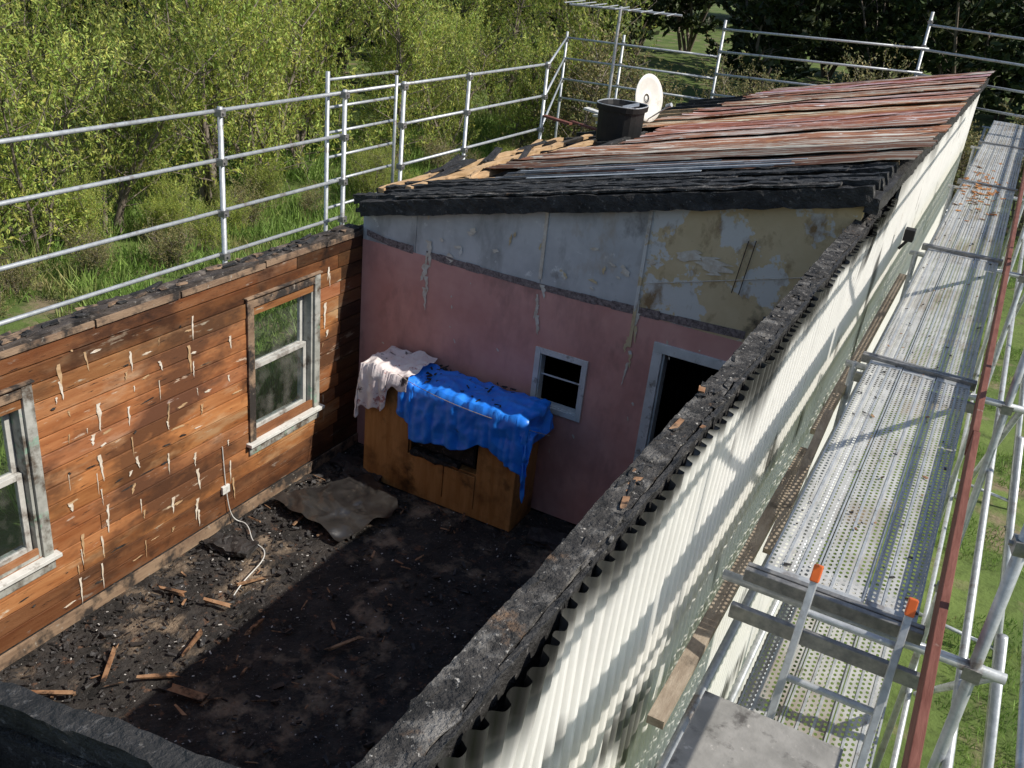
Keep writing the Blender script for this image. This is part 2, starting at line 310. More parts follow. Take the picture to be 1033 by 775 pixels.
mb=MB();mb.box((.002,3.2,0),(4.54,3.3,2.5));mb.box((-.14,11.305,-1.1),(4.66,11.4,2.6));mb.box((.002,.112,-.12),(4.54,11.2,-.004));mb.box((.002,.112,2.5),(4.54,11.2,2.55))
mb.make('inner_partition',[m_char],house)
# ------------------------------------------------------------------ right wall
mb=MB()
mb.box((4.545,LY0-.12,-1.1),(4.63,11.3,3.42),0)
mb.make('right_wall_core',[m_char],house)
mb=MB()
y=LY0-.3
while y<.4:
    L=U(.8,1.9);mb.rough((4.565+U(-.005,.005),y,3.475+U(-.006,.008)),(4.565+U(-.005,.005),min(y+L,.5),3.475+U(-.006,.008)),.105,.08,.026,.007,0,5);y+=L+U(-.02,.015)
y=LY0-.3
while y<.4:
    L=U(.6,1.6);mb.rough((4.632+U(-.004,.004),y,3.475+U(-.012,.01)),(4.632,min(y+L,.5),3.475+U(-.012,.01)),.022,.08,.03,.006,1,3);y+=L+U(0,.04)
for i in range(170):
    y=U(-6.4,.3);mb.shard((U(4.52,4.64),y,3.515+U(-.006,.004)),(U(.012,.035),U(.02,.14),U(.004,.012)),(U(-.12,.12),U(-.12,.12),U(-.3,.3)),2 if random.random()<.04 else random.choice((0,0,1)))
for y in np.arange(-6.0,0,.6): mb.rough((4.49,y,3.0),(4.49+.02,y,3.42),.05,.09,.06,.01,1)
mb.make('charred_top_plate',[m_charash,m_char,m_stick],house)
def corr(name,x,y0,y1,z0,z1,mat,lam=.09,amp=.015,jag=0,nz=8,sub=10,soot=1):
    n=int((y1-y0)/lam*sub);ys=np.linspace(y0,y1,n+1);vs=[];vc=[];zt_=[z0+(z1-z0)*(j/nz)**.6 for j in range(nz+1)]
    for j in range(nz+1):
        for y in ys:
            zz=zt_[j]
            if j==nz: zz+=jag*(noise.noise(V((0,y*2.2,0)))+.6*noise.noise(V((3,y*9,0))))
            s_=math.sin(2*math.pi*y/lam);w=amp*math.tanh(2.2*s_)/math.tanh(2.2)
            bend=0 if not jag else max(0,(zz-(z1-.5))/.5)*.05*(noise.noise(V((9,y*2.2,0)))+.25)
            dent=.006*noise.noise(V((y*1.5,zz*1.5,4)))
            vs.append((x+w+bend+dent,y,zz))
            R=.03+.50*max(0,noise.noise(V((y*1.1,7,0)))+.24)+.14*abs(noise.noise(V((y*7,2,zz*1.2))))
            u_=max(0,min(1,1.15*(1-(z1-zz)/R)));k=1-.94*soot*u_*u_*(3-2*u_)
            q=noise.noise(V((y*1.5,zz*1.9,1)))+.35*noise.noise(V((y*6,zz*3.5,5)))
            if soot>.9: k*=1-.85*max(0,min(1,(q-.30)*4.5))
            k*=1-.20*max(0,-s_)  # rib valleys darkened: shade painted into the vertex colour
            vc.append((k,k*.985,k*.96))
    fs=[(j*(n+1)+i,j*(n+1)+i+1,(j+1)*(n+1)+i+1,(j+1)*(n+1)+i) for j in range(nz) for i in range(n)]
    b=MB();b.add(vs,fs);return b.make(name,[mat],house,smooth=True,vcol=np.array(vc,dtype=np.float32))
corr('corrugated_cladding',4.66,-6.5,1.2,-.6,3.50,m_wall,.09,.016,.04,60,14)
corr('corrugated_cladding_upper',4.66,1.2,11.3,-.6,3.60,m_wall,.09,.016,0,24,10,.6)
# ------------------------------------------------------------------ front wall (near)
def fl_(x): return 2.33+.2304*x
mb=MB()
mb.prism([(-.14,-1.1),(4.5,-1.1),(4.5,fl_(4.5)-.06),(-.14,fl_(-.14)-.06)],-6.30,-6.20,0)
mb.rough((-.1,-6.245,fl_(-.1)),(4.5,-6.245,fl_(4.5)),.075,.08,.04,.010,0,4)
mb.make('front_wall',[m_char],house)
n=300;vs=[];fs=[]
for j in range(13):
    for i in range(n+1):
        x=-.1+4.6*i/n;t=j/12
        vs.append((x,-6.33+.018*math.sin(x*2*math.pi/.09)-.30*t*t*(.35+abs(noise.noise(V((x*3,0,1)))))+.06*noise.noise(V((x*7,t*6,3)))*t,1.3+(fl_(x)-.06-1.3)*t+.10*noise.noise(V((x*5,t*2,5)))*t))
fs=[(j*(n+1)+i,j*(n+1)+i+1,(j+1)*(n+1)+i+1,(j+1)*(n+1)+i) for j in range(12) for i in range(n)]
b=MB();b.add(vs,fs);b.make('buckled_iron_cladding',[m_blackiron],house,smooth=True)
# ------------------------------------------------------------------ floor
n1,n2=150,200;vs=[];fs=[]
for j in range(n2+1):
    for i in range(n1+1):
        x=-.02+4.58*i/n1;y=-6.2+6.2*j/n2
        h=.03*noise.noise(V((x*2.2,y*2.2,0)))+.022*noise.noise(V((x*9,y*9,4)))+.02*abs(noise.noise(V((x*25,y*25,4))))
        h+=.05*max(0,1-x/.4)*abs(noise.noise(V((x*5,y*5,8))))
        vs.append((x,y,max(-.03,h)-.02))
fs=[(j*(n1+1)+i,j*(n1+1)+i+1,(j+1)*(n1+1)+i+1,(j+1)*(n1+1)+i) for j in range(n2) for i in range(n1)]
b=MB();b.add(vs,fs);b.make('burnt_floor',[m_floor],house)
b=MB();b.box((-.02,-6.2,-1.1),(4.54,11.2,-.13));b.make('foundation',[m_char],house)
mb=MB()
for i in range(3000):
    x=U(.05,3.6) if random.random()<.5 else abs(random.gauss(0,.5))+.04;y=U(-6.1,-.1);s=U(.006,.028)*(1 if random.random()<.92 else 1.8)
    mb.shard((x,y,.0+s*.2),(s*U(.8,3),s,s*U(.3,.7)),(U(-.5,.5),U(-.5,.5),U(0,6.3)),0)
for i in range(70):
    x=U(.1,2.2);y=U(-5.5,-.3);L=U(.04,.16)
    mb.shard((x,y,.02),(L,U(.008,.025),U(.006,.014)),(U(-.3,.3),U(-.15,.15),U(0,6.3)),1)
for (x,y,L,w,a) in [(.95,-3.35,.40,.05,1.9),(.62,-3.85,.42,.04,2.2),(1.3,-3.75,.28,.09,.2),(1.0,-3.75,.35,.04,.7),(.75,-2.9,.26,.04,.3),(1.9,-2.7,.35,.03,1.2),(.5,-4.3,.4,.05,.5),(1.2,-2.95,.22,.05,1.7),(.35,-3.0,.25,.05,.3),(.8,-2.5,.3,.03,1.1),(1.4,-4.3,.45,.05,2.4)]:
    mb.shard((x,y,.045),(L,w,.025),(U(-.3,.3),U(-.1,.1),a),1)
for i in range(420):
    s=U(.003,.014);mb.shard((U(.05,2.6),U(-6,-.2),.018),(s*U(1,2.5),s,s*.4),(U(-.3,.3),U(-.3,.3),U(0,6)),2)
for (x,y) in [(.28,-.5),(.5,-.62),(.3,-2.3),(2.6,-.5)]:
    mb.rough((x-.2,y,.04),(x+.2,y+.1,.05),.2,.06,.04,.03,0)
mb.make('charred_debris',[m_chip,m_stick,m_ash])
n=40;vs=[]
c=[V((.12,-1.50,.05)),V((.60,-.60,.05)),V((1.22,-.86,.04)),V((1.06,-1.66,.04))]
for j in range(n+1):
    for i in range(n+1):
        u,v=i/n,j/n;P=(c[0]*(1-u)+c[1]*u)*(1-v)+(c[3]*(1-u)+c[2]*u)*v
        P.z+=.03+.04*noise.noise(P*3.5)+.03*(1-2*abs(noise.noise(V((P.x*5+P.y*3,P.y*4,1)))))+.006*noise.noise(P*25);P.x+=.05*noise.noise(V((u*5,v*5,7)));P.y+=.05*noise.noise(V((u*5,v*5,17)));vs.append(P)
fs=[(j*(n+1)+i,j*(n+1)+i+1,(j+1)*(n+1)+i+1,(j+1)*(n+1)+i) for j in range(n) for i in range(n)]
b=MB();b.add(vs,fs);b.make('scorched_floor_sheet',[m_bsheet],smooth=True)
# ------------------------------------------------------------------ console cabinet
cab=E('wooden_cabinet');mb=MB()
X0,X1,YF,YB,H=.47,2.20,-.52,-.06,1.15
mb.box((X0,YF,0),(1.0,YF+.02,H-.02),0)
mb.box((1.0,YF+.001,0),(X1,YF+.02,.10),0)
mb.box((1.0,YF-.004,.10),(1.42,YF+.02,.46),0);mb.box((1.43,YF-.004,.10),(1.78,YF+.02,.46),0)
mb.box((1.785,YF,.10),(X1,YF+.02,H-.02),0)
mb.box((1.0,YF+.001,1.06),(1.78,YF+.02,H-.02),0)
mb.box((X0,YF+.02,0),(X0+.02,YB,H-.02),0);mb.box((X1-.02,YF+.02,0),(X1,YB,H-.02),0)
mb.box((X0-.02,YF-.03,H-.02),(X1+.02,YB,H+.015),0)
mb.box((1.0,YF+.02,.46),(1.78,YB,.48),0)
mb.box((1.0,YF+.02,.48),(1.02,YB,1.06),0)
mb.make('carcass',[m_ply],cab,bevel=.004)
mb=MB();mb.box((1.03,YF+.10,.485),(1.76,YB-.05,1.04),0);mb.box((1.06,YF+.07,.52),(1.73,YF+.10,1.0),0)
mb.box((1.08,YF+.065,.54),(1.71,YF+.07,.98),1)
mb.make('firebox',[m_black,m_char],cab,bevel=.01)
mb=MB();mb.rough((.6,YF+.2,H+.05),(1.2,YF+.25,H+.06),.3,.05,.05,.03,0);mb.rough((1.05,YF+.0,.50),(1.6,YF+.02,.51),.10,.05,.05,.025,0)
for i in range(60): mb.shard((U(1.0,2.0),U(YF,YB),H+.12),(U(.02,.08),U(.01,.03),.012),(U(-.3,.3),U(-.3,.3),U(0,6)),0)
mb.make('burnt_rubble',[m_char],cab)
def drape(name,mat,x0,x1,front,back,zt,amp,seed,edge,nx=70,ny=50):
    vs=[]
    for j in range(ny+1):
        for i in range(nx+1):
            u=i/nx;v=j/ny;x=x0+(x1-x0)*u
            top=YB-YF+.06-back;fl=front(u)
            L=top+fl;s=v*L
            if s<top: y=YB-back-s;z=zt
            else: y=YF-.045;z=zt-(s-top)
            dn=s-top
            P=V((x,y,z));f1=noise.noise(V((x*3+seed,s*2.5,seed)));f2=1-2*abs(noise.noise(V((x*5+seed+s*3,s*4-x*3,seed+3))));f3=noise.noise(V((x*20,s*16,seed)))
            if s<top: P.z+=amp*(.8*f1+.55*f2+.12*f3)+amp*.8
            else:
                k=min(1,dn/.1);P.y-=amp*(.3+1.1*k*abs(noise.noise(V((x*9+seed,dn*.9,2))))+.3*f2+.1*f3);P.z+=amp*.3*f1
            if edge and x>X1+.02:
                q=x-(X1+.02);P.x=X1+.03+q*.25+.04*f2+.02;P.z-=q*.9
            if x<X0-.02: 
                q=(X0-.02)-x;P.x=X0-.03-q*.2+.03*f2;P.z-=q*.95
            vs.append(P)
    fs=[(j*(nx+1)+i,j*(nx+1)+i+1,(j+1)*(nx+1)+i+1,(j+1)*(nx+1)+i) for j in range(ny) for i in range(nx)]
    b=MB();b.add(vs,fs);o=b.make(name,[mat],smooth=True)
    sm=o.modifiers.new('s','SOLIDIFY');sm.thickness=.003
    return o
drape('blue_tarpaulin',m_tarp,.90,2.50,lambda u:.46+.05*math.sin(u*7)+.06*noise.noise(V((u*5,0,0)))+(.03 if u>.75 else 0)-.16*(u<.1)-.10*math.exp(-((u-.62)/.1)**2),.04,H+.05,.06,3,True,120,80)
drape('burnt_cloth',m_cloth,.22,1.0,lambda u:.30+.1*math.sin(u*5)+.12*noise.noise(V((u*7,2,0)))-.15*(u>.7),.0,H+.07,.08,11,False,80,60)
cu=bpy.data.curves.new('string_line','CURVE');cu.dimensions='3D';cu.bevel_depth=.003
sp=cu.splines.new('NURBS');P_=[(.9,-.62,1.33),(1.4,-.68,1.22),(2.0,-.68,1.22),(2.45,-.4,1.1)];sp.points.add(3);sp.use_endpoint_u=True
for p,q in zip(sp.points,P_): p.co=(*q,1)
cu.materials.append(m_oldtim);o=bpy.data.objects.new('string_line',cu);S.collection.objects.link(o)
# ------------------------------------------------------------------ roof
def rz(x): return 2.68+.235*x
mb=MB()
for k,(yy,dz,w,h,xs) in enumerate([(-.05,-.04,.10,.14,.02),(.06,.03,.09,.08,.0),(.28,.0,.09,.09,-.3),(.52,.0,.09,.09,-.1),(.80,-.0,.09,.09,-.38),(1.05,-.0,.09,.09,-.2)]):
    mb.rough((xs,yy,rz(xs)+dz),(4.62,yy+U(-.03,.03),rz(4.62)+dz),w,h,.05,.014,0,3)
for k in range(9):
    x=.1+U(0,1.6);yy=.0+.11*k+U(-.04,.04);L=U(2.0,4.0)
    mb.rough((x,yy,rz(x)+.05),(min(x+L,4.6),yy+U(-.09,.09),rz(min(x+L,4.6))+.055),U(.05,.14),.016,.06,.012,random.choice((0,0,0,1)),3)
mb.prism([(-.1,rz(-.1)-.09),(4.6,rz(4.6)-.09),(4.6,rz(4.6)-.05),(-.1,rz(-.1)-.05)],.0,1.3,0)
mb.rough((4.62,-.1,3.66),(4.69,11.4,3.70),.10,.12,.08,.012,0,3)
mb.make('charred_rafters',[m_char,m_charash],house)
mb=MB()
for yy in np.arange(1.4,11.4,.75): mb.rough((-.38,yy,rz(-.38)-.05),(4.6,yy,rz(4.6)-.05),.06,.11,.15,.008,random.choice((0,1,1)),2)
for x in (-.3,.05,.45,.9): mb.rough((x,.7 if x<.4 else 1.2,rz(x)+.02),(x+.05,5.4+U(-.5,.6),rz(x)+.02),.06,.05,.15,.01,0 if x<0 else random.choice((0,1)),2)
for i in range(9):
    x=U(-.3,.7);y=U(1.2,4);a=U(-.4,.4);mb.shard((x,y,rz(x)+.08),(U(.3,.9),U(.06,.12),.025),(U(-.1,.1),-.2,a+1.5),random.choice((0,1,1)))
for i in range(5):
    mb.obox((-.1+U(-.25,.25),5.3+U(-.3,.5),rz(0)+.10+.05*i),(U(.4,.8),U(.08,.14),.03),(U(-.1,.1),U(-.2,.1),U(-.5,.5)),random.choice((2,3)))
mb.make('exposed_roof_framing',[m_timber,m_char,m_white,m_red],house)
mb=MB()
y=1.05;idx=0
while y<11.35:
    w=.64;x0=.55+U(-.2,.3)+(.0 if y<5 else .10*(y-5));x1=4.76+U(-.03,.03)
    if idx==0: x0=1.2
    if 3.3<y<5.2: x0=1.15+U(-.05,.1)
    nx=30;ny=int(w/.076*5);tz=U(-.005,.01);til=U(.012,.03);sk=U(-.08,.04)
    vs=[]
    for j in range(ny+1):
        for i in range(nx+1):
            t=i/nx;x=x0+(x1-x0)*t;yy=y+(w+.07)*j/ny+sk*(1-t)+.03*noise.noise(V((x*1.5,idx,3)))
            z=rz(x)+.045+tz+til*(1-j/ny)+.009*math.sin(2*math.pi*yy/.076)+.022*noise.noise(V((x*1.0,yy*.9,2)))*(1.5-t)+.010*noise.noise(V((x*3,idx*3,5)))
            if i==0: x+=.08*noise.noise(V((yy*6,idx,0)))
            vs.append((x,yy,z))
    fs=[(j*(nx+1)+i,j*(nx+1)+i+1,(j+1)*(nx+1)+i+1,(j+1)*(nx+1)+i) for j in range(ny) for i in range(nx)]
    g=U(.7,1.3) if idx>1 else .45;mb.add(vs,fs,0,(g,g*U(.9,1.15),g*U(.9,1.15)));y+=w;idx+=1
mb.make('rusty_roof_iron',[m_iron],house,smooth=True)
mb=MB()
for k in range(6):
    x=U(.9,2.4);x2=U(3.0,4.4);yy=.80+.07*k;mb.obox(((x+x2)/2,yy,rz((x+x2)/2)+.075+.008*k),(x2-x,U(.02,.05),.005),(.15,-math.atan(.235),U(-.03,.03)),k%2)
mb.make('roof_flashing',[m_galv,m_blackiron],house)
# black flue drum
mb=MB();cx,cy=.72,4.72;bz=rz(cx)-.12;n=24
def ring(h,r):
    o=[]
    for i in range(n):
        a=i*2*math.pi/n;ca,sa=math.cos(a),math.sin(a);k=r/((abs(ca)**3.2+abs(sa)**3.2)**(1/3.2))
        o.append((cx+k*ca,cy+k*sa,bz+h))
    return o
prof=[(0,.27),(.50,.285),(.505,.315),(.57,.32),(.575,.30),(.52,.28),(.50,.0)]
vs=[];fs=[]
for h,s_ in prof: vs+=ring(h,s_)
for j in range(len(prof)-1): fs+=[(j*n+i,j*n+(i+1)%n,(j+1)*n+(i+1)%n,(j+1)*n+i) for i in range(n)]
mb.add(vs,fs,0)
R0=ring(.577,.312)
for i in range(n): mb.tube(R0[i],R0[(i+1)%n],.008,n=6,mi=1)
mb.obox((cx+.20,cy-.22,bz+.60),(.22,.10,.006),(.3,-.3,.3),1)
mb.box((cx-.33,cy-.02,bz+.36),(cx-.27,cy+.06,bz+.39),1)
mb.make('black_flue_drum',[m_black,m_galv])
# satellite dish
dish=E('satellite_dish');mb=MB();dc=V((.74,5.65,3.30));nrm=V((.95,-.26,.2)).normalized()
u=nrm.orthogonal().normalized();w=nrm.cross(u);vs=[dc-nrm*.05];fs=[];n=32
for k in range(1,6):
    r=.33*k/5
    for i in range(n): vs.append(dc-nrm*(.05-.05*(k/5)**2)+(u*math.cos(i*2*math.pi/n)+w*math.sin(i*2*math.pi/n))*r)
for i in range(n): fs.append((0,1+i,1+(i+1)%n))
for k in range(4):
    for i in range(n): fs.append((1+k*n+i,1+k*n+(i+1)%n,1+(k+1)*n+(i+1)%n,1+(k+1)*n+i))
mb.add(vs,fs);o=mb.make('reflector',[m_dish],dish,smooth=True);sm=o.modifiers.new('s','SOLIDIFY');sm.thickness=.008
mb=MB();mb.tube(dc-nrm*.075,dc-nrm*.15,.03);mb.tube(dc-nrm*.15,(dc.x-.13,dc.y+.05,rz(.5)),.022);mb.tube(dc-V((0,0,.31)),dc+nrm*.36-V((0,0,.12)),.011);mb.tube(dc+nrm*.32-V((0,0,.12)),dc+nrm*.40-V((0,0,.10)),.03)
mb.make('mount_and_feed_arm',[m_galv],dish)
mb=MB();ax,ay=.15,5.6;mb.tube((ax,ay,2.6),(ax,ay,4.44),.022)
mb.tube((ax-.75,ay-.05,4.38),(ax+.85,ay+.12,4.42),.016)
for k in range(9):
    xx=ax-.7+k*.18;L=.34-.02*k;mb.tube((xx,ay-L,4.41),(xx,ay+L,4.43),.008,n=6)
mb.make('tv_antenna',[m_galv])
# ------------------------------------------------------------------ scaffolding
sc=E('scaffolding')
mt_=MB();cl=MB()
def clamp(x,y,z): cl.obox((x,y,z),(.07,.07,.06),(0,0,U(-.2,.2)),0);cl.tube((x-.05,y,z),(x+.05,y,z),.011,n=6)
rx=-.6;R4=(3.58,3.16,2.70,2.30)
posts=[-6.4,-3.9,-1.28,.45,1.5,2.9,5.05]
for y in posts:
    mt_.tube((rx,y,-1.1),(rx,y,R4[0]+.05),.024)
    for z in R4: clamp(rx,y,z)
for z in R4:
    mt_.tube((rx-.04,-7.5,z),(rx-.04,.45,z+.01),.018)
    if z!=R4[0]: mt_.tube((rx-.04,1.5,z),(rx-.04,5.1,z),.018)
    mt_.tube((rx-.04,-.2,z+.012),(rx-.04,5.1,z+.012),.018) if z==R4[0] else None
for z in (3.72,3.45,3.2,2.95,2.7,2.42): mt_.tube((rx-.1,.30,z),(rx-.1,1.5,z),.015)
mt_.tube((rx-.1,.3,-1.1),(rx-.1,.3,3.8),.022);mt_.tube((rx-.02,1.38,2.2),(rx-.02,1.38,3.7),.018)
fy=12.1
fx=[(-3.6,3.3),(-2.3,3.4),(-.22,3.95),(3.5,4.55),(6.3,4.6)]
for x,zt in fx:
    mt_.tube((x,fy,-1.1),(x,fy,zt+.12),.028)
for dz in (0,.42,.85,1.25):
    mt_.tube((-3.6,fy-.04,3.3-dz),(-.22,fy-.04,3.38-dz),.022)
    mt_.tube((-.22,fy-.04,3.9-dz),(3.6,fy-.04,4.05-dz),.022)
    mt_.tube((3.5,fy-.04,4.45-dz),(8.5,fy-.04,4.35-dz),.022)
    for x,zt in fx: clamp(x,fy,zt-dz-.05)
for dz in (0,.42,.85): mt_.tube((-.6,5.05,3.58-dz),(-3.6,12.1,3.3-dz),.018)
DZ=2.80;xa,xb=4.96,5.61;dys=[-3.87,-.88,2.62,6.62,10.6]
xo=5.86;xi=4.86
for y in [-6.8]+dys+[13.5]:
    mt_.tube((xo,y+.06,-1.3),(xo,y+.06,4.7 if y<0 else 3.95),.026)
    if y>-1: mt_.tube((xi,y+.06,-1.3),(xi,y+.06,2.72),.026)
    for z in (2.68,1.2,3.3,3.78): clamp(xo,y+.06,z)
    mt_.tube((4.8,y+.06,2.70),(5.98,y+.06,2.70),.024)
for z in (3.3,3.78): mt_.tube((xo+.04,-8,z),(xo+.04,14,z),.022)
for z in (4.6,): mt_.tube((xo+.04,-8,z),(xo+.04,9,z),.024)  # upper rail, unseen, added for its shadow on the cladding
for z in (.2,1.2,2.2): mt_.tube((xo+.04,-8,z),(xo+.04,14,z+.0),.022);mt_.tube((xi,-5,z),(xi,14,z),.022)
for a,b in [(-3.8,-.8),(-.8,2.7),(2.7,6.7)]:
    mt_.tube((xo+.09,a,2.7),(xo+.09,b,.2),.022)
    mt_.tube((xo+.09,a,4.7),(xo+.09,b,2.9),.022) if a<0 else None
for y in (-3.2,-.8,2.0,5.5):
    mt_.tube((6.75,y,-1.1),(6.0,y,2.5),.024);mt_.tube((6.75,y,-1.0),(5.9,y,-.9),.022)
mt_.tube((6.45,-5,.4),(6.45,10,.4),.022)
for y in (-3.2,2): clamp(6.45,y,.4)
mt_.make('tubes',[m_galv],sc,smooth=True);cl.make('couplers',[m_clamp],sc)
mb=MB();lips=MB()
def plank(x0,x1,y0,y1,z):
    mb.add([(x0+.008,y0,z),(x1-.008,y0,z),(x1-.008,y1,z),(x0+.008,y1,z)],[(0,1,2,3)])
    for xx in (x0,x1-.008): lips.box((xx,y0,z-.05),(xx+.008,y1,z+.008))
    for q in (.33,.66):
        xm=x0+(x1-x0)*q;lips.box((xm-.006,y0+.06,z-.004),(xm+.006,y1-.06,z+.004))
    for yy in (y0,y1-.06): lips.box((x0+.008,yy,z-.05),(x1-.008,yy+.06,z+.005))
wd=(xb-xa)/3
for a,b in zip(dys,dys[1:]+[14.]):
    for k in range(3): plank(xa+k*wd+.003,xa+(k+1)*wd-.003,a+.04,b-.04,DZ+U(-.006,.006))
for k in range(3): plank(5.02+k*.2+.003,5.02+(k+1)*.2-.003,-6.4,-2.7,2.18)
mb.make('deck_planks',[m_plank],sc);lips.make('deck_plank_edges',[m_galv],sc)
mb=MB()
for y in dys: mb.box((4.9,y-.035,DZ-.03),(5.64,y-.005,DZ+.03));mb.box((4.9,y+.005,DZ-.03),(5.64,y+.033,DZ+.03));mb.box((4.9,y-.2,DZ-.12),(5.72,y-.17,DZ-.05)) if y<0 else None
mb.make('transoms',[m_clamp],sc,bevel=.004)
mb=MB()
for a,b in ((-5.5,-2.),(-1.98,2.2),(2.22,6.4),(6.42,10.2),(10.22,14)): mb.obox((5.675+U(-.004,.004),(a+b)/2,2.87+U(-.008,.008)),(.035,b-a,.165),(0,0,U(-.002,.002)))
mb.make('toe_board',[m_red],sc,bevel=.003)
mb=MB()
for a,b,z in ((-8,-4.2,4.08),(-4.18,-.6,4.1),(-.5,3.2,4.07)): mb.obox((5.93,(a+b)/2,z),(.035,b-a,.22),(0,0,0))  # boards added out of view to throw shadow bands on the cladding
mb.make('added_shadow_boards',[m_oldtim],sc,bevel=.003)
mb=MB();mb.box((4.77,-4.6,2.45),(4.84,-1.9,2.49));mb.box((4.78,-1.7,2.5),(4.85,2.4,2.54));mb.obox((4.88,-2.5,2.62),(.05,1.5,.03),(.12,0,.02));mb.make('timber_planks',[m_oldtim])
mb=MB();mb.box((4.99,-6.8,2.86),(5.47,-4.78,2.88));mb.make('grey_plywood_board',[M('weathered_ply',(.2,.195,.18),(.3,.29,.27),6,bump=.3,layers=[((.08,.075,.07),9,.54,.66,O),((.4,.38,.35),25,.62,.7,O)])],bevel=.002)
lad=E('ladder');mb=MB();cp=MB()
for x in (5.19,5.56):
    mb.obox((x,-4.20,2.58),(.03,.07,.86),(-.5,0,0));cp.obox((x,-3.985,2.985),(.036,.076,.07),(-.5,0,0))
for k in range(3):
    t=k*.27;mb.tube((5.19,-4.06-t*.5,2.84-t*.88),(5.56,-4.06-t*.5,2.84-t*.88),.016)
mb.make('stiles_and_rungs',[m_galv],lad,bevel=.003);cp.make('end_caps',[m_orange],lad,bevel=.004)
mb=MB()
for i in range(110):
    mb.shard((random.gauss(5.2,.12),random.gauss(6.4,.8),DZ+.014),(U(.03,.09),U(.03,.07),.004),(U(-.3,.3),U(-.3,.3),U(0,6)))
mb.make('dry_leaves',[M('dry_leaf',(.25,.1,.035),(.4,.2,.08),9)])
mb=MB()
for i in range(170):
    s=U(.004,.02);mb.shard((U(4.98,5.6),U(-3.8,6),DZ+.012),(s*U(.8,2),s,s*.4),(U(-.3,.3),U(-.3,.3),U(0,6)),random.choice((0,0,1)))
mb.make('deck_debris',[m_chip,m_stick])
mb=MB();mb.obox((4.80,1.9,3.05),(.09,.12,.11),(0,0,0));mb.tube((4.80,1.9,3.0),(4.74,1.9,2.9),.015);mb.make('floodlight',[m_black],bevel=.01)
mb=MB();mb.obox((6.55,-.9,-.55),(1.3,.16,.04),(0,-.05,.25));mb.make('loose_timber_plank',[m_timber])
# ------------------------------------------------------------------ ground
vs=[];ex=np.concatenate([np.linspace(-300,-30,20),np.linspace(-28,28,80),np.linspace(30,300,20)])
ey=np.concatenate([np.linspace(-200,-30,15),np.linspace(-28,40,90),np.linspace(45,500,25)])
for y in ey:
    for x in ex:
        h=.25*noise.noise(V((x*.15,y*.15,0)))
        if -.6<x<7 and -8<y<13: h=-.02
        vs.append((x,y,GZ+h+(max(0,math.hypot(x,y)-60)*.01)))
nx=len(ex);fs=[(j*nx+i,j*nx+i+1,(j+1)*nx+i+1,(j+1)*nx+i) for j in range(len(ey)-1) for i in range(nx-1)]
b=MB();b.add(vs,fs);b.make('ground',[m_ground],smooth=True)
def leafarr(P,D,L,W):
    n=len(P);r=rng.normal(size=(n,3));s=np.cross(D,r);s/=np.linalg.norm(s,axis=1)[:,None]+1e-9
    L=np.asarray(L)[:,None];W=np.asarray(W)[:,None]
    return np.stack([P-D*L/2,P+s*W/2,P+D*L/2,P-s*W/2],1).reshape(-1,3)
def mesh_leaves(name,v,mats,cols,extra=None):
    n=len(v)//4;me=bpy.data.meshes.new(name)
    ev=np.zeros((0,3));ef=[]
    if extra: ev=np.array(extra.v);ef=extra.f
    allv=np.concatenate([v,ev]) if len(ev) else v
    me.vertices.add(len(allv));me.vertices.foreach_set('co',allv.astype(np.float32).ravel())
    loops=np.arange(4*n);ls=np.arange(n)*4
    if ef:
        el=np.concatenate([np.array(f)+len(v) for f in ef]);cnt=np.array([len(f) for f in ef])
        ls=np.concatenate([ls,4*n+np.concatenate([[0],np.cumsum(cnt)[:-1]])]);loops=np.concatenate([loops,el])
    me.loops.add(len(loops));me.loops.foreach_set('vertex_index',loops.astype(np.int32))
    me.polygons.add(len(ls));me.polygons.foreach_set('loop_start',ls.astype(np.int32))
    mi=np.zeros(len(ls),dtype=np.int32);mi[n:]=1
    for m in mats: me.materials.append(m)
    me.polygons.foreach_set('material_index',mi)
    at=me.color_attributes.new('Col','FLOAT_COLOR','CORNER');c=np.ones((len(loops),4),dtype=np.float32);c[:4*n,:3]=np.repeat(cols,4,axis=0);at.data.foreach_set('color',c.ravel())
    me.update(calc_edges=True);me.validate();return me
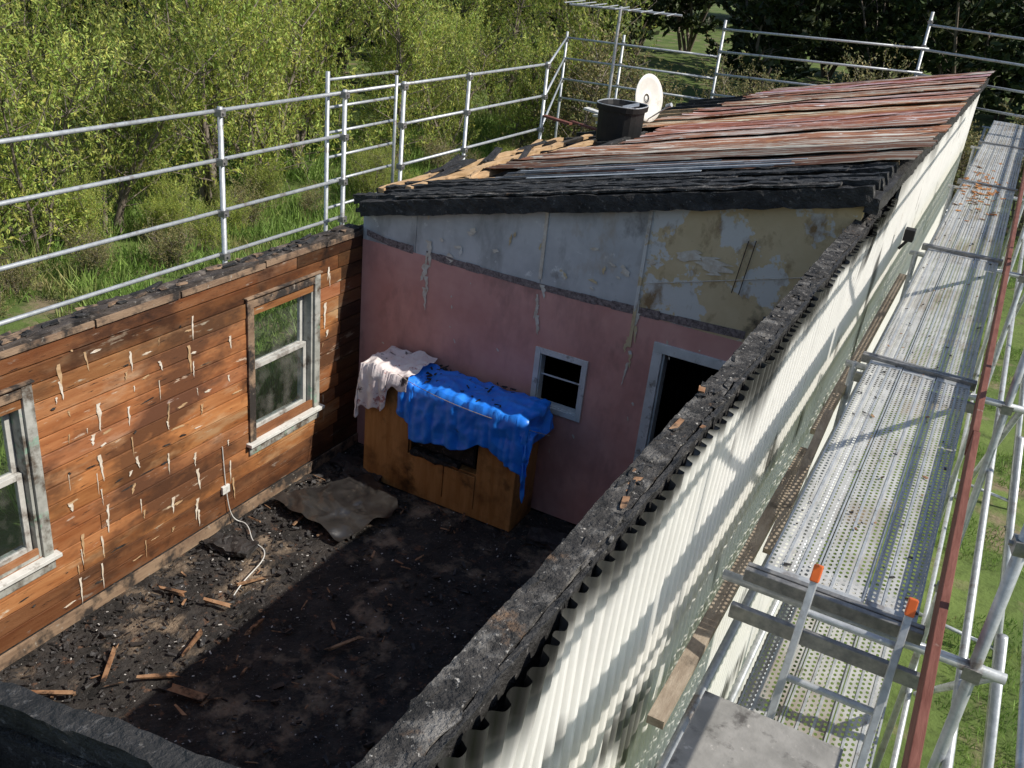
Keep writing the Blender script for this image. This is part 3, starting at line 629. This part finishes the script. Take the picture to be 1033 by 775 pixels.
def willow(name,h,r,ntw,per,ls,lw,mat,upw=1.0):
    tb=MB();P=[];D=[];tips=[]
    ns=random.randint(4,7)
    for s in range(ns):
        a=U(0,6.28);p=V((U(-.3,.3),U(-.3,.3),0));d=V((math.cos(a)*.35,math.sin(a)*.35,1)).normalized();L=h*U(.55,.8);seg=6;rad=.05*h/6
        for k in range(seg):
            q=p+d*(L/seg);tb.tube(p,q,rad*(1-k/seg)+.012,rad*(1-(k+1)/seg)+.01,n=6,cap=False);p=q;d=(d+V((U(-.2,.2),U(-.2,.2),.05))).normalized()
            if k>0:
                for _ in range(3):
                    aa=U(0,6.28);dd=V((math.cos(aa),math.sin(aa),U(.2,1.1))).normalized();e=p+dd*r*U(.3,.75);tb.tube(p,e,.018,.006,n=4,cap=False);tips.append((p,e))
            else:
                for _ in range(2):
                    aa=U(0,6.28);e=p+V((math.cos(aa),math.sin(aa),.3))*r*.6;tips.append((p,e));tb.tube(p,e,.015,.006,n=4,cap=False)
    for t in range(ntw):
        a,b=random.choice(tips);q=a.lerp(b,U(.3,1.05))+V((random.gauss(0,.22),random.gauss(0,.22),random.gauss(0,.2)))
        dd=V((random.gauss(0,.55),random.gauss(0,.55),upw)).normalized();L=U(.4,1.1)
        if t%3==0: tb.tube(q-dd*.2,q+dd*L,.007,.003,n=3,cap=False)
        tt=np.linspace(.0,1,per)[:,None]
        P.append(np.array(q)+np.array(dd)*tt*L+rng.normal(0,.035,(per,3)))
        D.append(np.tile(np.array(dd),(per,1))+rng.normal(0,.7,(per,3)))
    P=np.concatenate(P);D=np.concatenate(D);D/=np.linalg.norm(D,axis=1)[:,None]
    keep=P[:,2]>.15;P=P[keep];D=D[keep];n=len(P)
    v=leafarr(P,D,rng.uniform(.7,1.3,n)*ls,rng.uniform(.7,1.3,n)*lw)
    g=rng.uniform(.6,1.35,n)[:,None]*np.ones((1,3));g[:,0]*=rng.uniform(.85,1.25,n)
    return mesh_leaves(name,v,[mat,m_bark],g,tb)
wm=[willow('willow_mesh',U(5.5,7),2.0,600,26,.105,.032,m_leaf) for _ in range(3)]
dm=[willow('dark_tree_mesh',13,4.5,560,16,.45,.22,m_leafd,.3) for _ in range(2)]
om=[willow('olive_mesh',4.5,1.9,420,20,.10,.045,m_leafo,.5) for _ in range(2)]
def inst(me,nm,x,y,s,parent=None):
    o=bpy.data.objects.new(nm,me);S.collection.objects.link(o);o.location=(x,y,GZ-.1);o.rotation_euler=(0,0,U(0,6.28));o.scale=(s,s,s)
    if parent:o.parent=parent
    return o
hedge=[(-9.0,1.0),(-9.7,3.4),(-10.3,5.4),(-10.6,7.6),(-10.6,9.8),(-10.2,12),(-9.6,14.2),(-8.9,16.4),(-8.2,18.6),(-7.6,21),(-12.5,3),(-13.5,7),(-13.5,11.5),(-13,15.5),(-12,19.5),(-10.5,22.5)]
for i,(x,y) in enumerate(hedge): inst(wm[i%3],'willow_shrub',x+U(-.5,.5),y+U(-.5,.5),U(.75,1.25))
und=E('undergrowth')
for i in range(34):
    t=U(0,1);x=-8.6+3.2*t**2+U(-1.6,1.0);y=1+20*t
    inst(random.choice(om+wm),'low_scrub',x,y,U(.14,.30),und)
for i,(x,y) in enumerate([(1.8,23),(4.2,24),(6.5,22),(8.5,24),(9.8,18),(-4.6,21),(-6,18.5),(-3,25)]): inst(om[i%2],'olive_shrub',x,y,U(.7,1.05))
df_=E('distant_forest')
for i in range(75):
    a=math.radians(U(60,178));R=U(24,58)
    x=R*math.cos(a);y=R*math.sin(a)+4
    if x>-16 and x<12 and y<85:
        if y<48 and x>-9: continue
        if R<34 and x>-13: continue
    inst(dm[i%2],'forest_tree',x,y,U(.7,1.15),df_)
for i in range(46):
    inst(dm[i%2],'forest_tree',-45+i*2.1+U(-1,1),U(78,98),U(.9,1.3),df_)
for i,(x,y) in enumerate([(-6.5,40),(-1,44),(3,38),(8,34),(12,45)]): inst(dm[i%2],'forest_tree',x,y,U(.8,1.0),df_)
def grass(name,N,fn,L,W):
    P=[];
    while len(P)<N:
        p=fn()
        if p: P.append(p)
    P=np.array(P);zz=np.array([GZ+.25*noise.noise(V((x*.15,y*.15,0))) if not(-.6<x<7 and -8<y<13) else GZ-.02 for x,y in P])
    hv=np.array([.5+1.1*max(0,.5+noise.noise(V((x*.9,y*.9,6)))) for x,y in P])
    l=rng.uniform(.5,1.3,N)*L*hv;D=np.stack([rng.normal(0,.45,N),rng.normal(0,.45,N),np.ones(N)],1);D/=np.linalg.norm(D,axis=1)[:,None]
    C=np.stack([P[:,0],P[:,1],zz],1)+D*l[:,None]*.45
    v=leafarr(C,D,l,np.full(N,W));g=rng.uniform(.6,1.3,N)[:,None]*np.ones((1,3))
    me=mesh_leaves(name,v,[m_grassb],g);o=bpy.data.objects.new(name,me);S.collection.objects.link(o)
def gl_():
    x=U(-13,-1);y=U(-2,24)
    return (x,y) if noise.noise(V((x*.6,y*.6,3)))>-.3 else None
grass('tall_grass',60000,gl_,.42,.024)
def gr_():
    x=U(5.8,10);y=U(-4,22);
    return (x,y) if noise.noise(V((x*.8,y*.8,9)))>.05 else None
grass('short_grass',30000,gr_,.10,.012)
# ------------------------------------------------------------------ light & camera
sd=V((1,.17,1.02)).normalized()
L=bpy.data.lights.new('sun','SUN');L.energy=5.0;L.angle=math.radians(.5);L.color=(1,.94,.85)
lo=bpy.data.objects.new('sun',L);S.collection.objects.link(lo);lo.rotation_euler=sd.to_track_quat('Z','Y').to_euler()
w=bpy.data.worlds.new('World');S.world=w;w.use_nodes=True;nt=w.node_tree
sk=nt.nodes.new('ShaderNodeTexSky');sk.sky_type='NISHITA';sk.sun_disc=False;sk.sun_elevation=math.asin(sd.z);sk.sun_rotation=math.atan2(sd.x,sd.y)
nt.links.new(sk.outputs[0],nt.nodes['Background'].inputs[0]);nt.nodes['Background'].inputs[1].default_value=.13
cam=bpy.data.cameras.new('camera');co=bpy.data.objects.new('camera',cam);S.collection.objects.link(co)
Rv=V((.8757,.4727,.0982)).normalized();Fv=V((-.3912,.8139,-.4296)).normalized();Uv=Rv.cross(Fv)
mm=Matrix((Rv,Uv,-Fv)).transposed().to_4x4();mm.translation=V((5.388,-7.438,5.205));co.matrix_world=mm
cam.sensor_fit='HORIZONTAL';cam.sensor_width=36;cam.lens=951.87/1033*36;cam.clip_end=1500;cam.clip_start=.05
S.camera=co
